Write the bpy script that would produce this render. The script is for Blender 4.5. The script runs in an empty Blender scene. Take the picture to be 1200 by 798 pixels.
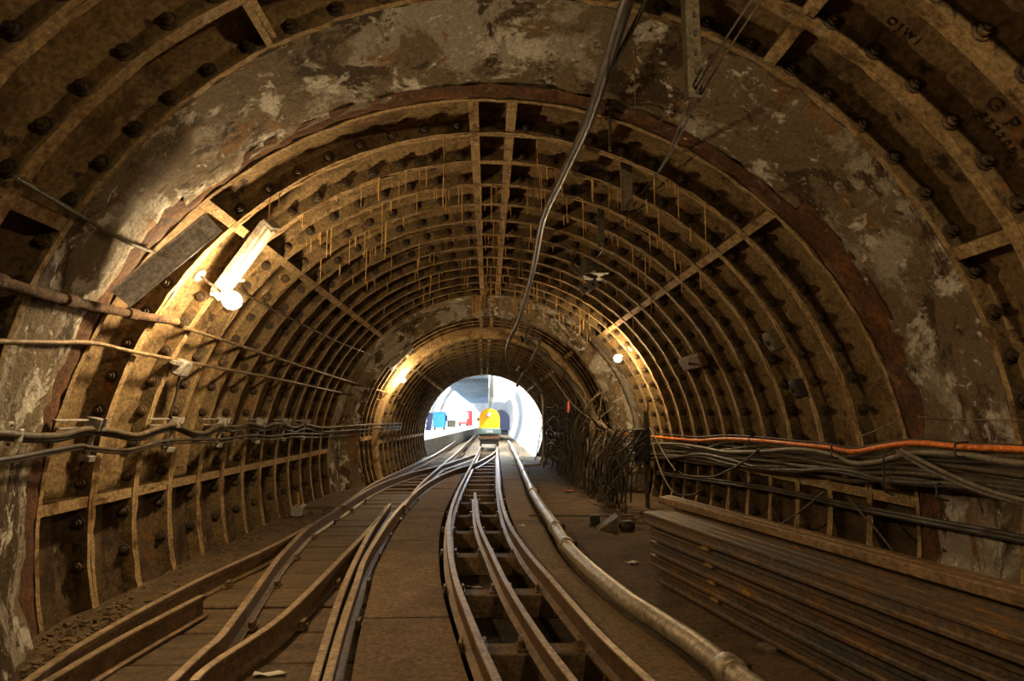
import bpy, math, random
from mathutils import Vector, Matrix
PI = math.pi
random.seed(7)
S = bpy.context.scene
COL = S.collection

# ------------------------------------------------------------------ camera, world, exposure
EYE = 1.16
F = 700.0
PITCH = math.atan(89 / F)
YAW = math.atan(28 / F)
cd = bpy.data.cameras.new('camera')
cd.sensor_width = 36.0
cd.lens = 36.0 * F / 1200.0
cd.clip_start = 0.02
cd.clip_end = 300
cam = bpy.data.objects.new('camera', cd)
COL.objects.link(cam)
cam.location = (0, 0, EYE)
cam.rotation_euler = (PI / 2 + PITCH, 0, -YAW)
S.camera = cam

w = bpy.data.worlds.new('world')
S.world = w
w.use_nodes = True
w.node_tree.nodes['Background'].inputs[0].default_value = (1.0, .72, .42, 1)
w.node_tree.nodes['Background'].inputs[1].default_value = 0.02
S.view_settings.view_transform = 'Standard'
S.view_settings.look = 'None'
S.view_settings.exposure = 0.05
S.view_settings.gamma = 1.0
S.view_settings.use_curve_mapping = False

WARM = (1.0, .72, .39)
BULB_W = 1080.0
COOL = (.82, .92, 1.0)

# ------------------------------------------------------------------ photo measurement -> place
def ray(px, py):
    u = (px - 600) / F
    v = (399 - py) / F
    cp, sp = math.cos(PITCH), math.sin(PITCH)
    y = cp - v * sp
    z = sp + v * cp
    c, s = math.cos(YAW), math.sin(YAW)
    return Vector((u * c + y * s, y * c - u * s, z))

def G(px, py, z=0.0):                       # point on the level plane at height z
    d = ray(px, py)
    t = (z - EYE) / d.z
    return Vector((d.x * t, d.y * t, z))

def atY(px, py, Y):
    d = ray(px, py)
    t = Y / d.y
    return Vector((d.x * t, Y, EYE + d.z * t))

NEAR = (.13, .91, 2.29)                     # x, z, radius of the rib tips
MAIN = (.02, .62, 2.46)
MID = (-.02, .74, 2.10)
FAR0 = (-.05, .66, 1.95)
FAR1 = (-.09, .62, 1.77)
Y_NEAR, Y_MAIN, Y_BAND2, Y_MID, Y_FAR, Y_END = 2.68, 3.43, 9.37, 10.1, 11.2, 17.7
def lerp(a, b, t): return a + (b - a) * t
def mix3(a, b, t):
    t = max(0, min(1, t))
    return tuple(lerp(p, q, t) for p, q in zip(a, b))
def circ(Y):
    if Y < Y_NEAR: return NEAR
    if Y < Y_MAIN: return mix3(NEAR, MAIN, (Y - Y_NEAR) / (Y_MAIN - Y_NEAR))
    if Y < Y_BAND2: return MAIN
    if Y < Y_MID: return mix3(MAIN, MID, (Y - Y_BAND2) / (Y_MID - Y_BAND2))
    if Y < Y_FAR: return MID
    return mix3(FAR0, FAR1, (Y - Y_FAR) / (Y_END - Y_FAR))
def W(px, py, off=0.0, sec=None):            # point on the lining (off = clear of the rib tips)
    d = ray(px, py)
    Y = 4.0
    for _ in range(30):
        cx, cz, R = sec or circ(Y)
        R -= off
        a = d.x ** 2 + d.z ** 2
        b = -(d.x * cx + d.z * (cz - EYE))
        c = cx ** 2 + (cz - EYE) ** 2 - R ** 2
        t = (-b + math.sqrt(max(0, b * b - a * c))) / a
        Y = lerp(Y, d.y * t, .6)
    return Vector((d.x * t, d.y * t, EYE + d.z * t))
def P(sec, deg, Y, off=0.0):
    cx, cz, R = sec
    a = math.radians(deg)
    return Vector((cx + (R - off) * math.cos(a), Y, cz + (R - off) * math.sin(a)))
def smooth(pts, n=6):
    pts = [Vector(p) for p in pts]
    out = []
    for i in range(len(pts) - 1):
        p0 = pts[max(0, i - 1)]; p1 = pts[i]; p2 = pts[i + 1]; p3 = pts[min(len(pts) - 1, i + 2)]
        for k in range(n):
            t = k / n
            out.append(.5 * ((2 * p1) + (p2 - p0) * t + (2 * p0 - 5 * p1 + 4 * p2 - p3) * t * t + (3 * p1 - p0 - 3 * p2 + p3) * t ** 3))
    out.append(pts[-1])
    return out
def xat(path, Y):                           # x of a path at depth Y (extrapolates at its ends)
    ps = sorted(path, key=lambda p: p.y)
    if Y <= ps[0].y: a, b = ps[0], ps[1]
    elif Y >= ps[-1].y: a, b = ps[-2], ps[-1]
    else:
        for a, b in zip(ps, ps[1:]):
            if a.y <= Y <= b.y: break
    if abs(b.y - a.y) < 1e-6: return a.x
    return a.x + (b.x - a.x) * (Y - a.y) / (b.y - a.y)

# ------------------------------------------------------------------ materials
def nodes(name):
    m = bpy.data.materials.new(name)
    m.use_nodes = True
    nt = m.node_tree
    return m, nt, nt.nodes['Principled BSDF']
def grime(name, base, layers=(), rough=.8, metal=0.0, bump=.3, bscale=18.0, spec=.3, bdist=.02, rvar=.0, speck=.55, sscale=38.0):
    m, nt, bs = nodes(name)
    N, L = nt.nodes, nt.links
    geo = N.new('ShaderNodeNewGeometry')
    col = None
    for i, (c, sc, lo, hi, st) in enumerate(layers):
        mp = N.new('ShaderNodeMapping')
        mp.inputs['Scale'].default_value = st
        mp.inputs['Location'].default_value = (i * 3.7, i * 1.9, i * 5.3)
        L.new(geo.outputs['Position'], mp.inputs['Vector'])
        nz = N.new('ShaderNodeTexNoise')
        nz.inputs['Scale'].default_value = sc
        nz.inputs['Detail'].default_value = 9
        nz.inputs['Roughness'].default_value = .68
        nz.inputs['Distortion'].default_value = .4
        L.new(mp.outputs[0], nz.inputs['Vector'])
        mr = N.new('ShaderNodeMapRange')
        mr.inputs['From Min'].default_value = lo
        mr.inputs['From Max'].default_value = hi
        L.new(nz.outputs['Fac'], mr.inputs['Value'])
        mx = N.new('ShaderNodeMix')
        mx.data_type = 'RGBA'
        L.new(mr.outputs[0], mx.inputs['Factor'])
        if col is None: mx.inputs['A'].default_value = (*base, 1)
        else: L.new(col, mx.inputs['A'])
        mx.inputs['B'].default_value = (*c, 1)
        col = mx.outputs['Result']
    if col is None: bs.inputs['Base Color'].default_value = (*base, 1)
    else:
        nz = N.new('ShaderNodeTexNoise')    # fine speckle over everything: grit and dust
        nz.inputs['Scale'].default_value = sscale
        nz.inputs['Detail'].default_value = 6
        nz.inputs['Roughness'].default_value = .75
        L.new(geo.outputs['Position'], nz.inputs['Vector'])
        mr = N.new('ShaderNodeMapRange')
        mr.inputs['From Min'].default_value = .34
        mr.inputs['From Max'].default_value = .66
        mr.inputs['To Min'].default_value = 1 - speck
        mr.inputs['To Max'].default_value = 1 + speck
        L.new(nz.outputs['Fac'], mr.inputs['Value'])
        mu = N.new('ShaderNodeVectorMath')
        mu.operation = 'SCALE'
        L.new(col, mu.inputs[0])
        L.new(mr.outputs[0], mu.inputs['Scale'])
        L.new(mu.outputs[0], bs.inputs['Base Color'])
    bs.inputs['Roughness'].default_value = rough
    bs.inputs['Metallic'].default_value = metal
    bs.inputs['Specular IOR Level'].default_value = spec
    if bump:
        nz = N.new('ShaderNodeTexNoise')
        nz.inputs['Scale'].default_value = bscale
        nz.inputs['Detail'].default_value = 8
        nz.inputs['Roughness'].default_value = .65
        L.new(geo.outputs['Position'], nz.inputs['Vector'])
        bp = N.new('ShaderNodeBump')
        bp.inputs['Strength'].default_value = bump
        bp.inputs['Distance'].default_value = bdist
        L.new(nz.outputs['Fac'], bp.inputs['Height'])
        L.new(bp.outputs[0], bs.inputs['Normal'])
        if rvar:
            mr = N.new('ShaderNodeMapRange')
            mr.inputs['To Min'].default_value = rough - rvar
            mr.inputs['To Max'].default_value = rough + rvar
            L.new(nz.outputs['Fac'], mr.inputs['Value'])
            L.new(mr.outputs[0], bs.inputs['Roughness'])
    return m
def plain(name, c, rough=.6, metal=0.0, spec=.4): return grime(name, c, (), rough, metal, 0, spec=spec)
def glow(name, c, strength):
    m, nt, bs = nodes(name)
    bs.inputs['Base Color'].default_value = (.8, .8, .8, 1)
    bs.inputs['Emission Color'].default_value = (*c, 1)
    bs.inputs['Emission Strength'].default_value = strength
    return m
U = (1, 1, 1)
VS = (1, 1, .25)                            # stretched downwards: drips and streaks
M = {}
M['iron'] = grime('rusty_cast_iron', (.115, .076, .030), [
    ((.045, .029, .012), 2.6, .49, .62, U), ((.18, .108, .034), 3.1, .52, .66, VS),
    ((.19, .075, .018), 5.0, .60, .70, U), ((.024, .015, .007), 8.0, .57, .66, U), ((.26, .20, .125), 6.0, .66, .75, VS)], .75, 0, .6, 26)
M['skin'] = grime('lamplit_iron_skin', (.195, .128, .056), [  # tan painted paler than the flange faces to carry the lamp light
    ((.085, .052, .020), 2.4, .50, .62, U), ((.27, .185, .09), 3.4, .54, .66, VS),
    ((.20, .085, .024), 4.6, .59, .68, U), ((.035, .021, .010), 7.0, .58, .66, U), ((.40, .33, .22), 7.0, .64, .72, VS)], .78, 0, .6, 24)
M['dimskin'] = grime('shaded_rusty_lower_pans', (.085, .052, .024), [  # rust brown, darkened to paint in the dim light low on the wall
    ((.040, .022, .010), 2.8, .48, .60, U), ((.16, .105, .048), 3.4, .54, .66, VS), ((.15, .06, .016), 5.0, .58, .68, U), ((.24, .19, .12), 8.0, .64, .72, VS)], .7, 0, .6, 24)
M['crust'] = grime('limescale_crust_on_ribs', (.34, .23, .105), [
    ((.15, .075, .022), 4.5, .5, .64, U), ((.40, .31, .19), 7.0, .54, .70, U), ((.05, .03, .013), 13, .60, .70, U)], .85, 0, .8, 45)
M['bolt'] = grime('blackened_bolt_iron', (.030, .019, .010), [((.12, .065, .022), 14, .5, .7, U)], .6, 0, .4, 60)
M['infill'] = grime('stained_concrete_infill', (.16, .118, .066), [
    ((.33, .29, .225), 1.6, .50, .55, (1, 1, .8)), ((.058, .036, .015), 2.4, .54, .58, (1.2, 1.2, .5)), ((.21, .105, .028), 3.0, .57, .64, (1.6, 1.6, .3)),
    ((.55, .51, .43), 3.6, .57, .62, U), ((.04, .026, .012), 6.0, .60, .66, (1.2, 1.2, .6)), ((.62, .58, .50), 12.0, .60, .66, U)], .85, 0, 1.0, 20, bdist=.035, speck=.3, sscale=55.0)
M['rust'] = grime('flaking_rust_plate', (.070, .044, .021), [((.105, .055, .019), 6, .54, .66, U), ((.24, .19, .125), 4, .53, .62, U), ((.025, .015, .008), 10, .54, .66, U)], .85, 0, 1.0, 30, bdist=.04)
M['rust'] = grime('flaking_rust_plate', (.085, .036, .013), [((.19, .075, .018), 6, .5, .66, U), ((.03, .016, .008), 10, .55, .7, U)], .85, 0, .9, 35)
M['stal'] = grime('ochre_flowstone', (.42, .24, .075), [((.55, .40, .2), 9, .5, .7, U)], .6, 0, .3, 40)
M['walk'] = grime('dusty_walkway_concrete', (.135, .088, .042), [
    ((.075, .048, .022), 1.8, .48, .66, U), ((.19, .13, .065), 4.0, .54, .7, U), ((.05, .032, .016), 9, .62, .74, U)], .88, 0, .5, 30)
M['dirt'] = grime('trodden_dirt', (.11, .072, .036), [
    ((.06, .039, .019), 2.4, .46, .64, U), ((.13, .088, .042), 5.0, .54, .7, U), ((.20, .15, .09), 14, .66, .74, U)], .92, 0, .9, 26, bdist=.03)
M['pit'] = grime('oily_ballast', (.04, .026, .012), [((.02, .013, .007), 4, .45, .6, U), ((.10, .065, .03), 9, .58, .7, U)], .8, 0, .9, 30, bdist=.03)
M['rail'] = grime('dull_brown_rail_steel', (.17, .105, .05), [((.09, .05, .022), 5, .46, .64, U), ((.24, .125, .045), 8, .58, .7, U)], .48, .35, .25, 60, spec=.5)
M['railhead'] = grime('worn_rail_head', (.34, .25, .15), [((.20, .125, .06), 6, .46, .66, U)], .5, .45, .15, 60, spec=.4)
M['sleeper'] = grime('brown_sleeper_timber', (.135, .085, .04), [((.07, .042, .02), 5, .45, .62, (.3, 2, 1)), ((.20, .135, .07), 8, .58, .72, (.3, 2, 1))], .75, 0, .5, 28)
M['plank'] = grime('dark_track_planks', (.105, .067, .03), [((.06, .038, .017), 5, .45, .62, (.4, 2, 1)), ((.155, .10, .046), 6, .56, .72, (.4, 2, 1))], .7, 0, .5, 30)
M['pipe'] = grime('galvanised_grey_pipe', (.36, .31, .23), [((.20, .15, .09), 4, .5, .68, U), ((.5, .45, .36), 10, .58, .72, U)], .38, .4, .25, 40, spec=.5)
M['rustpipe'] = grime('scaly_rusted_pipe', (.13, .065, .025), [((.05, .028, .013), 9, .48, .62, U), ((.30, .17, .07), 16, .58, .68, U)], .85, 0, 1.0, 60)
M['tube'] = grime('dull_brown_conduit', (.21, .145, .075), [((.10, .06, .028), 8, .5, .66, U)], .55, .3, .4, 60)
M['bar'] = grime('stored_rail_steel', (.115, .075, .040), [
    ((.075, .068, .062), 2.0, .48, .6, (2, .4, 2)), ((.17, .085, .026), 3.0, .54, .64, (3, .4, 3)), ((.34, .17, .022), 5.2, .62, .68, (2.5, .5, 2.5)), ((.03, .02, .012), 6, .58, .68, (3, .5, 3))], .55, .25, .4, 45, spec=.4)
M['bartop'] = grime('lighter_rusted_steel', (.21, .135, .068), [((.11, .065, .03), 3, .48, .64, (3, .5, 3)), ((.26, .13, .05), 4, .58, .7, (3, .5, 3))], .55, .25, .4, 45)
M['batten'] = grime('ochre_batten', (.30, .17, .045), [((.14, .08, .03), 8, .5, .66, U)], .8, 0, .5, 40)
M['cable'] = grime('dusty_black_cable', (.040, .031, .021), [((.10, .078, .05), 6, .5, .7, U)], .55, 0, .2, 60)
M['cable2'] = grime('dusty_brown_cable', (.092, .067, .038), [((.042, .031, .019), 5, .48, .66, U), ((.20, .155, .10), 12, .62, .76, U)], .6, 0, .2, 60)
M['cable3'] = grime('dusty_grey_cable', (.165, .14, .105), [((.10, .08, .055), 5, .5, .66, U)], .5, 0, .2, 60)
M['orange'] = grime('orange_cable', (.75, .20, .035), [((.45, .13, .03), 6, .5, .7, U)], .45, 0, .1, 60)
M['hose'] = grime('black_rubber_hose', (.045, .036, .028), [((.12, .095, .07), 5, .52, .7, U)], .38, 0, .2, 40, spec=.6)
M['steel'] = grime('painted_grey_steel', (.30, .27, .23), [((.17, .125, .08), 6, .5, .68, U), ((.42, .40, .36), 12, .6, .72, U)], .5, .3, .25, 50)
M['cover'] = grime('pale_grey_cover_paint', (.70, .66, .62), [((.5, .45, .40), 5, .5, .66, U)], .5, 0, .2, 50)
M['darksteel'] = grime('dark_hanger_steel', (.10, .085, .05), [((.05, .035, .02), 7, .48, .64, U), ((.19, .12, .05), 12, .6, .72, U)], .6, .3, .4, 50)
M['white'] = plain('white_enamel', (.78, .76, .70), .4)
M['tubecover'] = plain('dusty_diffuser', (.40, .37, .31), .5)
M['clampwhite'] = plain('off_white_clamp_plate', (.62, .62, .55), .5)
M['black'] = plain('matt_black', (.02, .018, .016), .6)
M['paper'] = plain('pale_paper', (.72, .66, .55), .8)
M['redrag'] = grime('faded_red_cloth', (.42, .075, .05), [((.6, .2, .15), 20, .5, .7, U)], .9)
M['bulb'] = glow('lamp_glass_lit', WARM, BULB_W)
M['wallfill'] = glow('wall_fill_glass', WARM, BULB_W * .30)  # glass of the added fill lamp behind the camera
M['bulbnear'] = glow('near_lamp_glass_lit', WARM, BULB_W * .68)
M['rooffill'] = glow('roof_fill_glass', WARM, BULB_W * 1.0)  # glass of the added fill lamp overhead, full strength
M['tubelight'] = glow('fluorescent_tube_lit', COOL, 1000.0)
M['stwhite'] = grime('white_station_lining', (.80, .82, .84), [((.62, .64, .66), 1.4, .5, .72, U)], .6, 0, .2, 8)
M['soffit'] = grime('blue_grey_soffit', (.30, .40, .50), [((.18, .25, .34), 2.0, .5, .7, U)], .5)
M['fascia'] = plain('beige_fascia', (.50, .46, .38), .7)
M['platform'] = grime('pale_platform_concrete', (.62, .60, .57), [((.45, .43, .40), 2, .5, .7, U)], .8)
M['edge'] = grime('dark_platform_face', (.16, .14, .115), [((.08, .07, .055), 3, .5, .7, U)], .8)
M['yellow'] = plain('loco_yellow', (.72, .36, .010), .4)
M['blue'] = plain('bright_blue_plastic', (.06, .36, .78), .4)
M['navy'] = plain('navy_paint', (.012, .014, .045), .5)
M['red'] = plain('red_paint', (.62, .04, .03), .5)
M['locogreen'] = plain('dark_grey_green_paint', (.075, .10, .085), .5)
M['chrome'] = plain('lamp_chrome', (.75, .75, .75), .2, .8)
M['boxgrey'] = grime('grey_box_paint', (.25, .23, .20), [((.13, .10, .07), 9, .5, .68, U)], .55)
M['wood'] = grime('grey_old_wood', (.16, .12, .08), [((.08, .055, .032), 6, .45, .65, (3, 3, .4))], .8)

# ------------------------------------------------------------------ mesh building
class MB:
    def __init__(s): s.v = []; s.f = []; s.m = []; s.s = []
    def add(s, vs, fs, m=0, sm=False):
        o = len(s.v)
        s.v += [tuple(v) for v in vs]
        for f in fs:
            s.f.append(tuple(i + o for i in f)); s.m.append(m); s.s.append(sm)
        return s
    def box(s, c, d, m=0, rot=None, b=0.0):
        c = Vector(c); hx, hy, hz = d[0] / 2, d[1] / 2, d[2] / 2
        if b <= 0:
            vs = [Vector((x * hx, y * hy, z * hz)) for z in (-1, 1) for y in (-1, 1) for x in (-1, 1)]
            fs = [(0, 2, 3, 1), (4, 5, 7, 6), (0, 1, 5, 4), (2, 6, 7, 3), (0, 4, 6, 2), (1, 3, 7, 5)]
        else:                               # chamfered on all upright edges and top/bottom rims
            pr = [(-hx + b, -hy), (hx - b, -hy), (hx, -hy + b), (hx, hy - b), (hx - b, hy), (-hx + b, hy), (-hx, hy - b), (-hx, -hy + b)]
            vs = []
            for z, k in ((-hz, 1), (-hz + b, 0), (hz - b, 0), (hz, 1)):
                for x, y in pr:
                    vs.append(Vector((x - math.copysign(min(b, abs(x)), x) * k, y - math.copysign(min(b, abs(y)), y) * k, z)))
            fs = [tuple(range(7, -1, -1)), tuple(range(24, 32))]
            for r in range(3):
                for i in range(8):
                    j = (i + 1) % 8
                    fs.append((r * 8 + i, r * 8 + j, r * 8 + 8 + j, r * 8 + 8 + i))
        if rot is not None: vs = [rot @ v for v in vs]
        return s.add([v + c for v in vs], fs, m)
    def tube(s, path, r, seg=8, m=0, cap=True):
        path = [Vector(p) for p in path]
        n = len(path)
        vs, fs = [], []
        t0 = (path[1] - path[0]).normalized()
        up = Vector((0, 0, 1)) if abs(t0.z) < .9 else Vector((1, 0, 0))
        nrm = t0.cross(up).normalized()
        for i in range(n):
            t = (path[min(i + 1, n - 1)] - path[max(i - 1, 0)])
            t = t.normalized() if t.length > 1e-9 else t0
            nrm = (nrm - t * nrm.dot(t))
            nrm = nrm.normalized() if nrm.length > 1e-6 else t.orthogonal().normalized()
            bi = t.cross(nrm)
            rr = r(i / (n - 1)) if callable(r) else r
            for k in range(seg):
                a = 2 * PI * k / seg
                vs.append(path[i] + nrm * (rr * math.cos(a)) + bi * (rr * math.sin(a)))
        for i in range(n - 1):
            for k in range(seg):
                j = (k + 1) % seg
                fs.append((i * seg + k, i * seg + j, (i + 1) * seg + j, (i + 1) * seg + k))
        s.add(vs, fs, m, True)
        if cap:
            s.add(vs[:seg], [tuple(range(seg - 1, -1, -1))], m)
            s.add(vs[-seg:], [tuple(range(seg))], m)
        return s
    def cyl(s, a, b, r, seg=12, m=0): return s.tube([a, b], r, seg, m)
    def sweep(s, prof, path, m=0, ms=None, up=Vector((0, 0, 1))):      # closed profile (side, up) carried along a path
        path = [Vector(p) for p in path]
        n, k = len(path), len(prof)
        vs, fs = [], []
        for i in range(n):
            t = (path[min(i + 1, n - 1)] - path[max(i - 1, 0)]).normalized()
            side = t.cross(up).normalized()
            u = side.cross(t)
            for a, b in prof: vs.append(path[i] + side * a + u * b)
        o = len(s.v)
        s.v += [tuple(v) for v in vs]
        for i in range(n - 1):
            for j in range(k):
                jj = (j + 1) % k
                s.f.append((o + i * k + j, o + i * k + jj, o + (i + 1) * k + jj, o + (i + 1) * k + j))
                s.m.append(ms[j] if ms else m); s.s.append(False)
        s.add(vs[:k], [tuple(range(k - 1, -1, -1))], m)
        s.add(vs[-k:], [tuple(range(k))], m)
        return s
    def lathe(s, prof, seg=16, m=0, mat=None):                          # (radius, height) about +z
        vs, fs = [], []
        n = len(prof)
        for r, z in prof:
            for k in range(seg):
                a = 2 * PI * k / seg
                vs.append(Vector((r * math.cos(a), r * math.sin(a), z)))
        for i in range(n - 1):
            for k in range(seg):
                j = (k + 1) % seg
                fs.append((i * seg + k, i * seg + j, (i + 1) * seg + j, (i + 1) * seg + k))
        if mat is not None: vs = [mat @ v for v in vs]
        s.add(vs, fs, m, True)
        s.add(vs[:seg], [tuple(range(seg - 1, -1, -1))], m)
        s.add(vs[-seg:], [tuple(range(seg))], m)
        return s
    def prism(s, poly, z0, z1, m=0):
        n = len(poly)
        vs = [Vector((x, y, z0)) for x, y in poly] + [Vector((x, y, z1)) for x, y in poly]
        fs = [tuple(range(n - 1, -1, -1)), tuple(range(n, 2 * n))] + [(i, (i + 1) % n, n + (i + 1) % n, n + i) for i in range(n)]
        return s.add(vs, fs, m)
    def mesh(s, name, mats):
        me = bpy.data.meshes.new(name)
        me.from_pydata(s.v, [], s.f)
        for m in mats: me.materials.append(M[m])
        me.polygons.foreach_set('material_index', s.m)
        me.polygons.foreach_set('use_smooth', s.s)
        me.update()
        return me
    def build(s, name, mats, parent=None, loc=None, label=None, cat=None, group=None, kind=None):
        if isinstance(mats, str): mats = (mats,)
        if loc is not None:                 # the mesh was made in world space: keep the origin at its base
            l = Vector(loc)
            s.v = [(x - l.x, y - l.y, z - l.z) for x, y, z in s.v]
        return put(name, s.mesh(name, mats), parent, loc or (0, 0, 0), label, cat, group, kind)
def put(name, me, parent=None, loc=(0, 0, 0), label=None, cat=None, group=None, kind=None):
    o = bpy.data.objects.new(name, me)
    COL.objects.link(o)
    o.location = loc
    if parent is not None: o.parent = parent
    return tag(o, label, cat, group, kind)
def tag(o, label=None, cat=None, group=None, kind=None):
    if label: o['label'] = label
    if cat: o['category'] = cat
    if group: o['group'] = group
    if kind: o['kind'] = kind
    return o
def thing(name, label, cat, loc=(0, 0, 0), group=None): return put(name, None, None, loc, label, cat, group)
def part(mb, name, mats, parent, **k):      # world-space mesh hung under a thing that stands at parent.location
    l = parent.location
    if parent.parent is not None: l = l + parent.parent.location
    s = MB(); s.v = [(x - l.x, y - l.y, z - l.z) for x, y, z in mb.v]; s.f, s.m, s.s = mb.f, mb.m, mb.s
    if isinstance(mats, str): mats = (mats,)
    return put(name, s.mesh(name, mats), parent, (0, 0, 0), **k)
def frame(zdir, xdir=None):                 # rotation whose z axis is zdir
    z = Vector(zdir).normalized()
    x = Vector(xdir) if xdir is not None else z.orthogonal()
    x = (x - z * x.dot(z)).normalized()
    return Matrix((x, z.cross(x), z)).transposed()

# ------------------------------------------------------------------ the lining: cast-iron rings, one pan after another
ceiling = put('ceiling', None, kind='structure')
wall_left = put('wall_left', None, kind='structure')
wall_right = put('wall_right', None, kind='structure')
def side_of(deg): return ceiling if 40 < deg < 140 else (wall_right if deg <= 40 else wall_left)

bolt_mb = MB()
bolt_mb.lathe([(.036, 0), (.036, .008), (.030, .011)], 10)
bolt_mb.lathe([(.025, .010), (.025, .030), (.021, .035)], 6)
bolt_mb.lathe([(.0125, .034), (.0125, .055)], 8)
R90 = Matrix.Rotation(PI / 2, 3, 'X')       # +z -> -y : the nut looks at the camera
bolt_mb.v = [tuple(R90 @ Vector((v[0] * 1.12, v[1] * 1.12, v[2] * .72))) for v in bolt_mb.v]
BOLT = bolt_mb.mesh('bolt', ('bolt',))

def pan(R, d, w_, a0, a1, seed, tf=.03, tl=.032, n=None):
    """one lining segment about the axis: skin, two ring flanges and two end flanges with uneven crusted tips"""
    rnd = random.Random(seed)
    n = n or max(3, int((a1 - a0) / 2.0))
    prof = [(0, R + d), (0, R), (tf, R), (tf, R + d * .72), (tf + .035, R + d), (w_ - tf - .035, R + d), (w_ - tf, R + d * .72), (w_ - tf, R), (w_, R), (w_, R + d)]
    pm = [0, 1, 0, 2, 2, 2, 0, 1, 0]
    k = len(prof)
    vs, fs, ms = [], [], []
    for i in range(n + 1):
        a = math.radians(lerp(a0, a1, i / n))
        edge = i in (0, n)
        j1, j2 = rnd.uniform(-.010, .006) * rnd.random(), rnd.uniform(-.012, .006) * rnd.random()
        for q, (y, r) in enumerate(prof):
            if not edge and q in (1, 2, 7, 8):
                r += (j1 if q < 4 else j2)
                if q == 2: y += rnd.uniform(-.002, .005)
                if q == 7: y += rnd.uniform(-.005, .002)
            vs.append((r * math.cos(a), y, r * math.sin(a)))
    mb = MB()
    o = 0
    for q in range(k - 1):
        mb.add([], [], 0)
    mb.v = vs
    for i in range(n):
        for q in range(k - 1):
            mb.f.append((i * k + q, i * k + q + 1, (i + 1) * k + q + 1, (i + 1) * k + q)); mb.m.append(pm[q]); mb.s.append(q in (3, 4, 5))
    da = math.degrees(tl / R)
    for e, sgn in ((a0, 1), (a1, -1)):      # end flanges, notched a little like the castings
        a, b = math.radians(e), math.radians(e + sgn * da)
        m = 4
        q = []
        for t in range(m + 1):
            y = lerp(tf, w_ - tf, t / m)
            rj = R + .004 + rnd.uniform(-.004, .006)
            q += [(y, rj)]
        vv, ff = [], []
        for y, r in q:
            for an, rr in ((a, R + d), (a, r), (b, r), (b, R + d)):
                vv.append((rr * math.cos(an), y, rr * math.sin(an)))
        for t in range(m):
            for z in range(3):
                f = (t * 4 + z, t * 4 + z + 1, t * 4 + z + 5, t * 4 + z + 4)
                ff.append(f if sgn < 0 else f[::-1])
        for f, mm in zip(ff, [0, 1, 0] * m): mb.add([], [], 0); mb.f.append(tuple(i + len(mb.v) for i in f)); mb.m.append(mm); mb.s.append(False)
        mb.v += vv
    return mb
pan_cache = {}
def ring(sec, Y, w_, d, joints, ref, bolts=True, single=True, scale=1.0, variant=0):
    cx, cz, R = sec
    for a0, a1 in zip(joints, joints[1:]):
        key = (ref, a0, a1, variant)
        if key not in pan_cache:
            nm = 'key_segment' if a1 - a0 < 10 else 'lining_segment'
            pan_cache[key] = pan(R / scale, d, w_, a0, a1, hash((a0, a1, variant)) & 0xffff).mesh(nm, ('iron', 'crust', 'dimskin' if a1 > 182 or a0 < 0 and ref != 'n' else 'skin'))
        me = pan_cache[key]
        mid = (a0 + a1) / 2
        sg = put(me.name.split('.')[0], me, side_of(mid), (cx, Y, cz))
        sg.scale = (scale, 1, scale)
        if not bolts or a1 - a0 < 10: continue
        nb = max(2, round((a1 - a0) / (math.degrees(.225 / R))))
        pos = []
        for i in range(nb):
            a = math.radians(a0 + (i + .5) / nb * (a1 - a0))
            if cz + R * math.sin(a) < .05: continue
            rr = R / scale + d * .42
            pos.append((rr * math.cos(a), w_ - .03, rr * math.sin(a), a))
        if single:
            for x, y, z, a in pos:
                b = put('bolt', BOLT, sg, (x, y, z))
                b.rotation_euler = (0, random.uniform(0, 6), 0)
        elif pos:
            k2 = (ref, a0, a1, 'b')
            if k2 not in pan_cache:
                mb = MB()
                for x, y, z, a in pos:
                    mb.add([(v[0] + x, v[1] + y, v[2] + z) for v in bolt_mb.v], bolt_mb.f)
                pan_cache[k2] = mb.mesh('bolts', ('bolt',))
            put('bolts', pan_cache[k2], sg, kind='stuff')
W_NEAR, W_RING = .35, .4575
J_NEAR = [-26, -5, 26, 58, 87, 92, 120, 151.5, 182.5, 206]
J_MAIN = [-17, 1, 46, 87.2, 92.8, 133.5, 179.5, 197]
J_MID = [-22, 2, 46, 88, 93, 134, 179, 202]
for i in range(9):                          # near rings, the first ones lie behind the camera
    Y = Y_NEAR - W_NEAR * (i + 1)
    ring(NEAR, Y, W_NEAR, .105, J_NEAR, 'n', True, i < 5, 1, i % 3)
for i in range(13):
    ring(MAIN, Y_MAIN + W_RING * i, W_RING - .001, .125, J_MAIN, 'm', True, i < 6, 1, i % 3)
for i in range(3):
    ring(MID, Y_MID + .366 * i, .365, .10, J_MID, 'c', True, False)
for i in range(14):
    t = (i + .5) / 14
    Y = Y_FAR + (Y_END - Y_FAR) * i / 14
    sec = mix3(FAR0, FAR1, t)
    ring(sec, Y, .4635, .10, J_MID, 'f', True, False, sec[2] / FAR0[2], 0)

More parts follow.
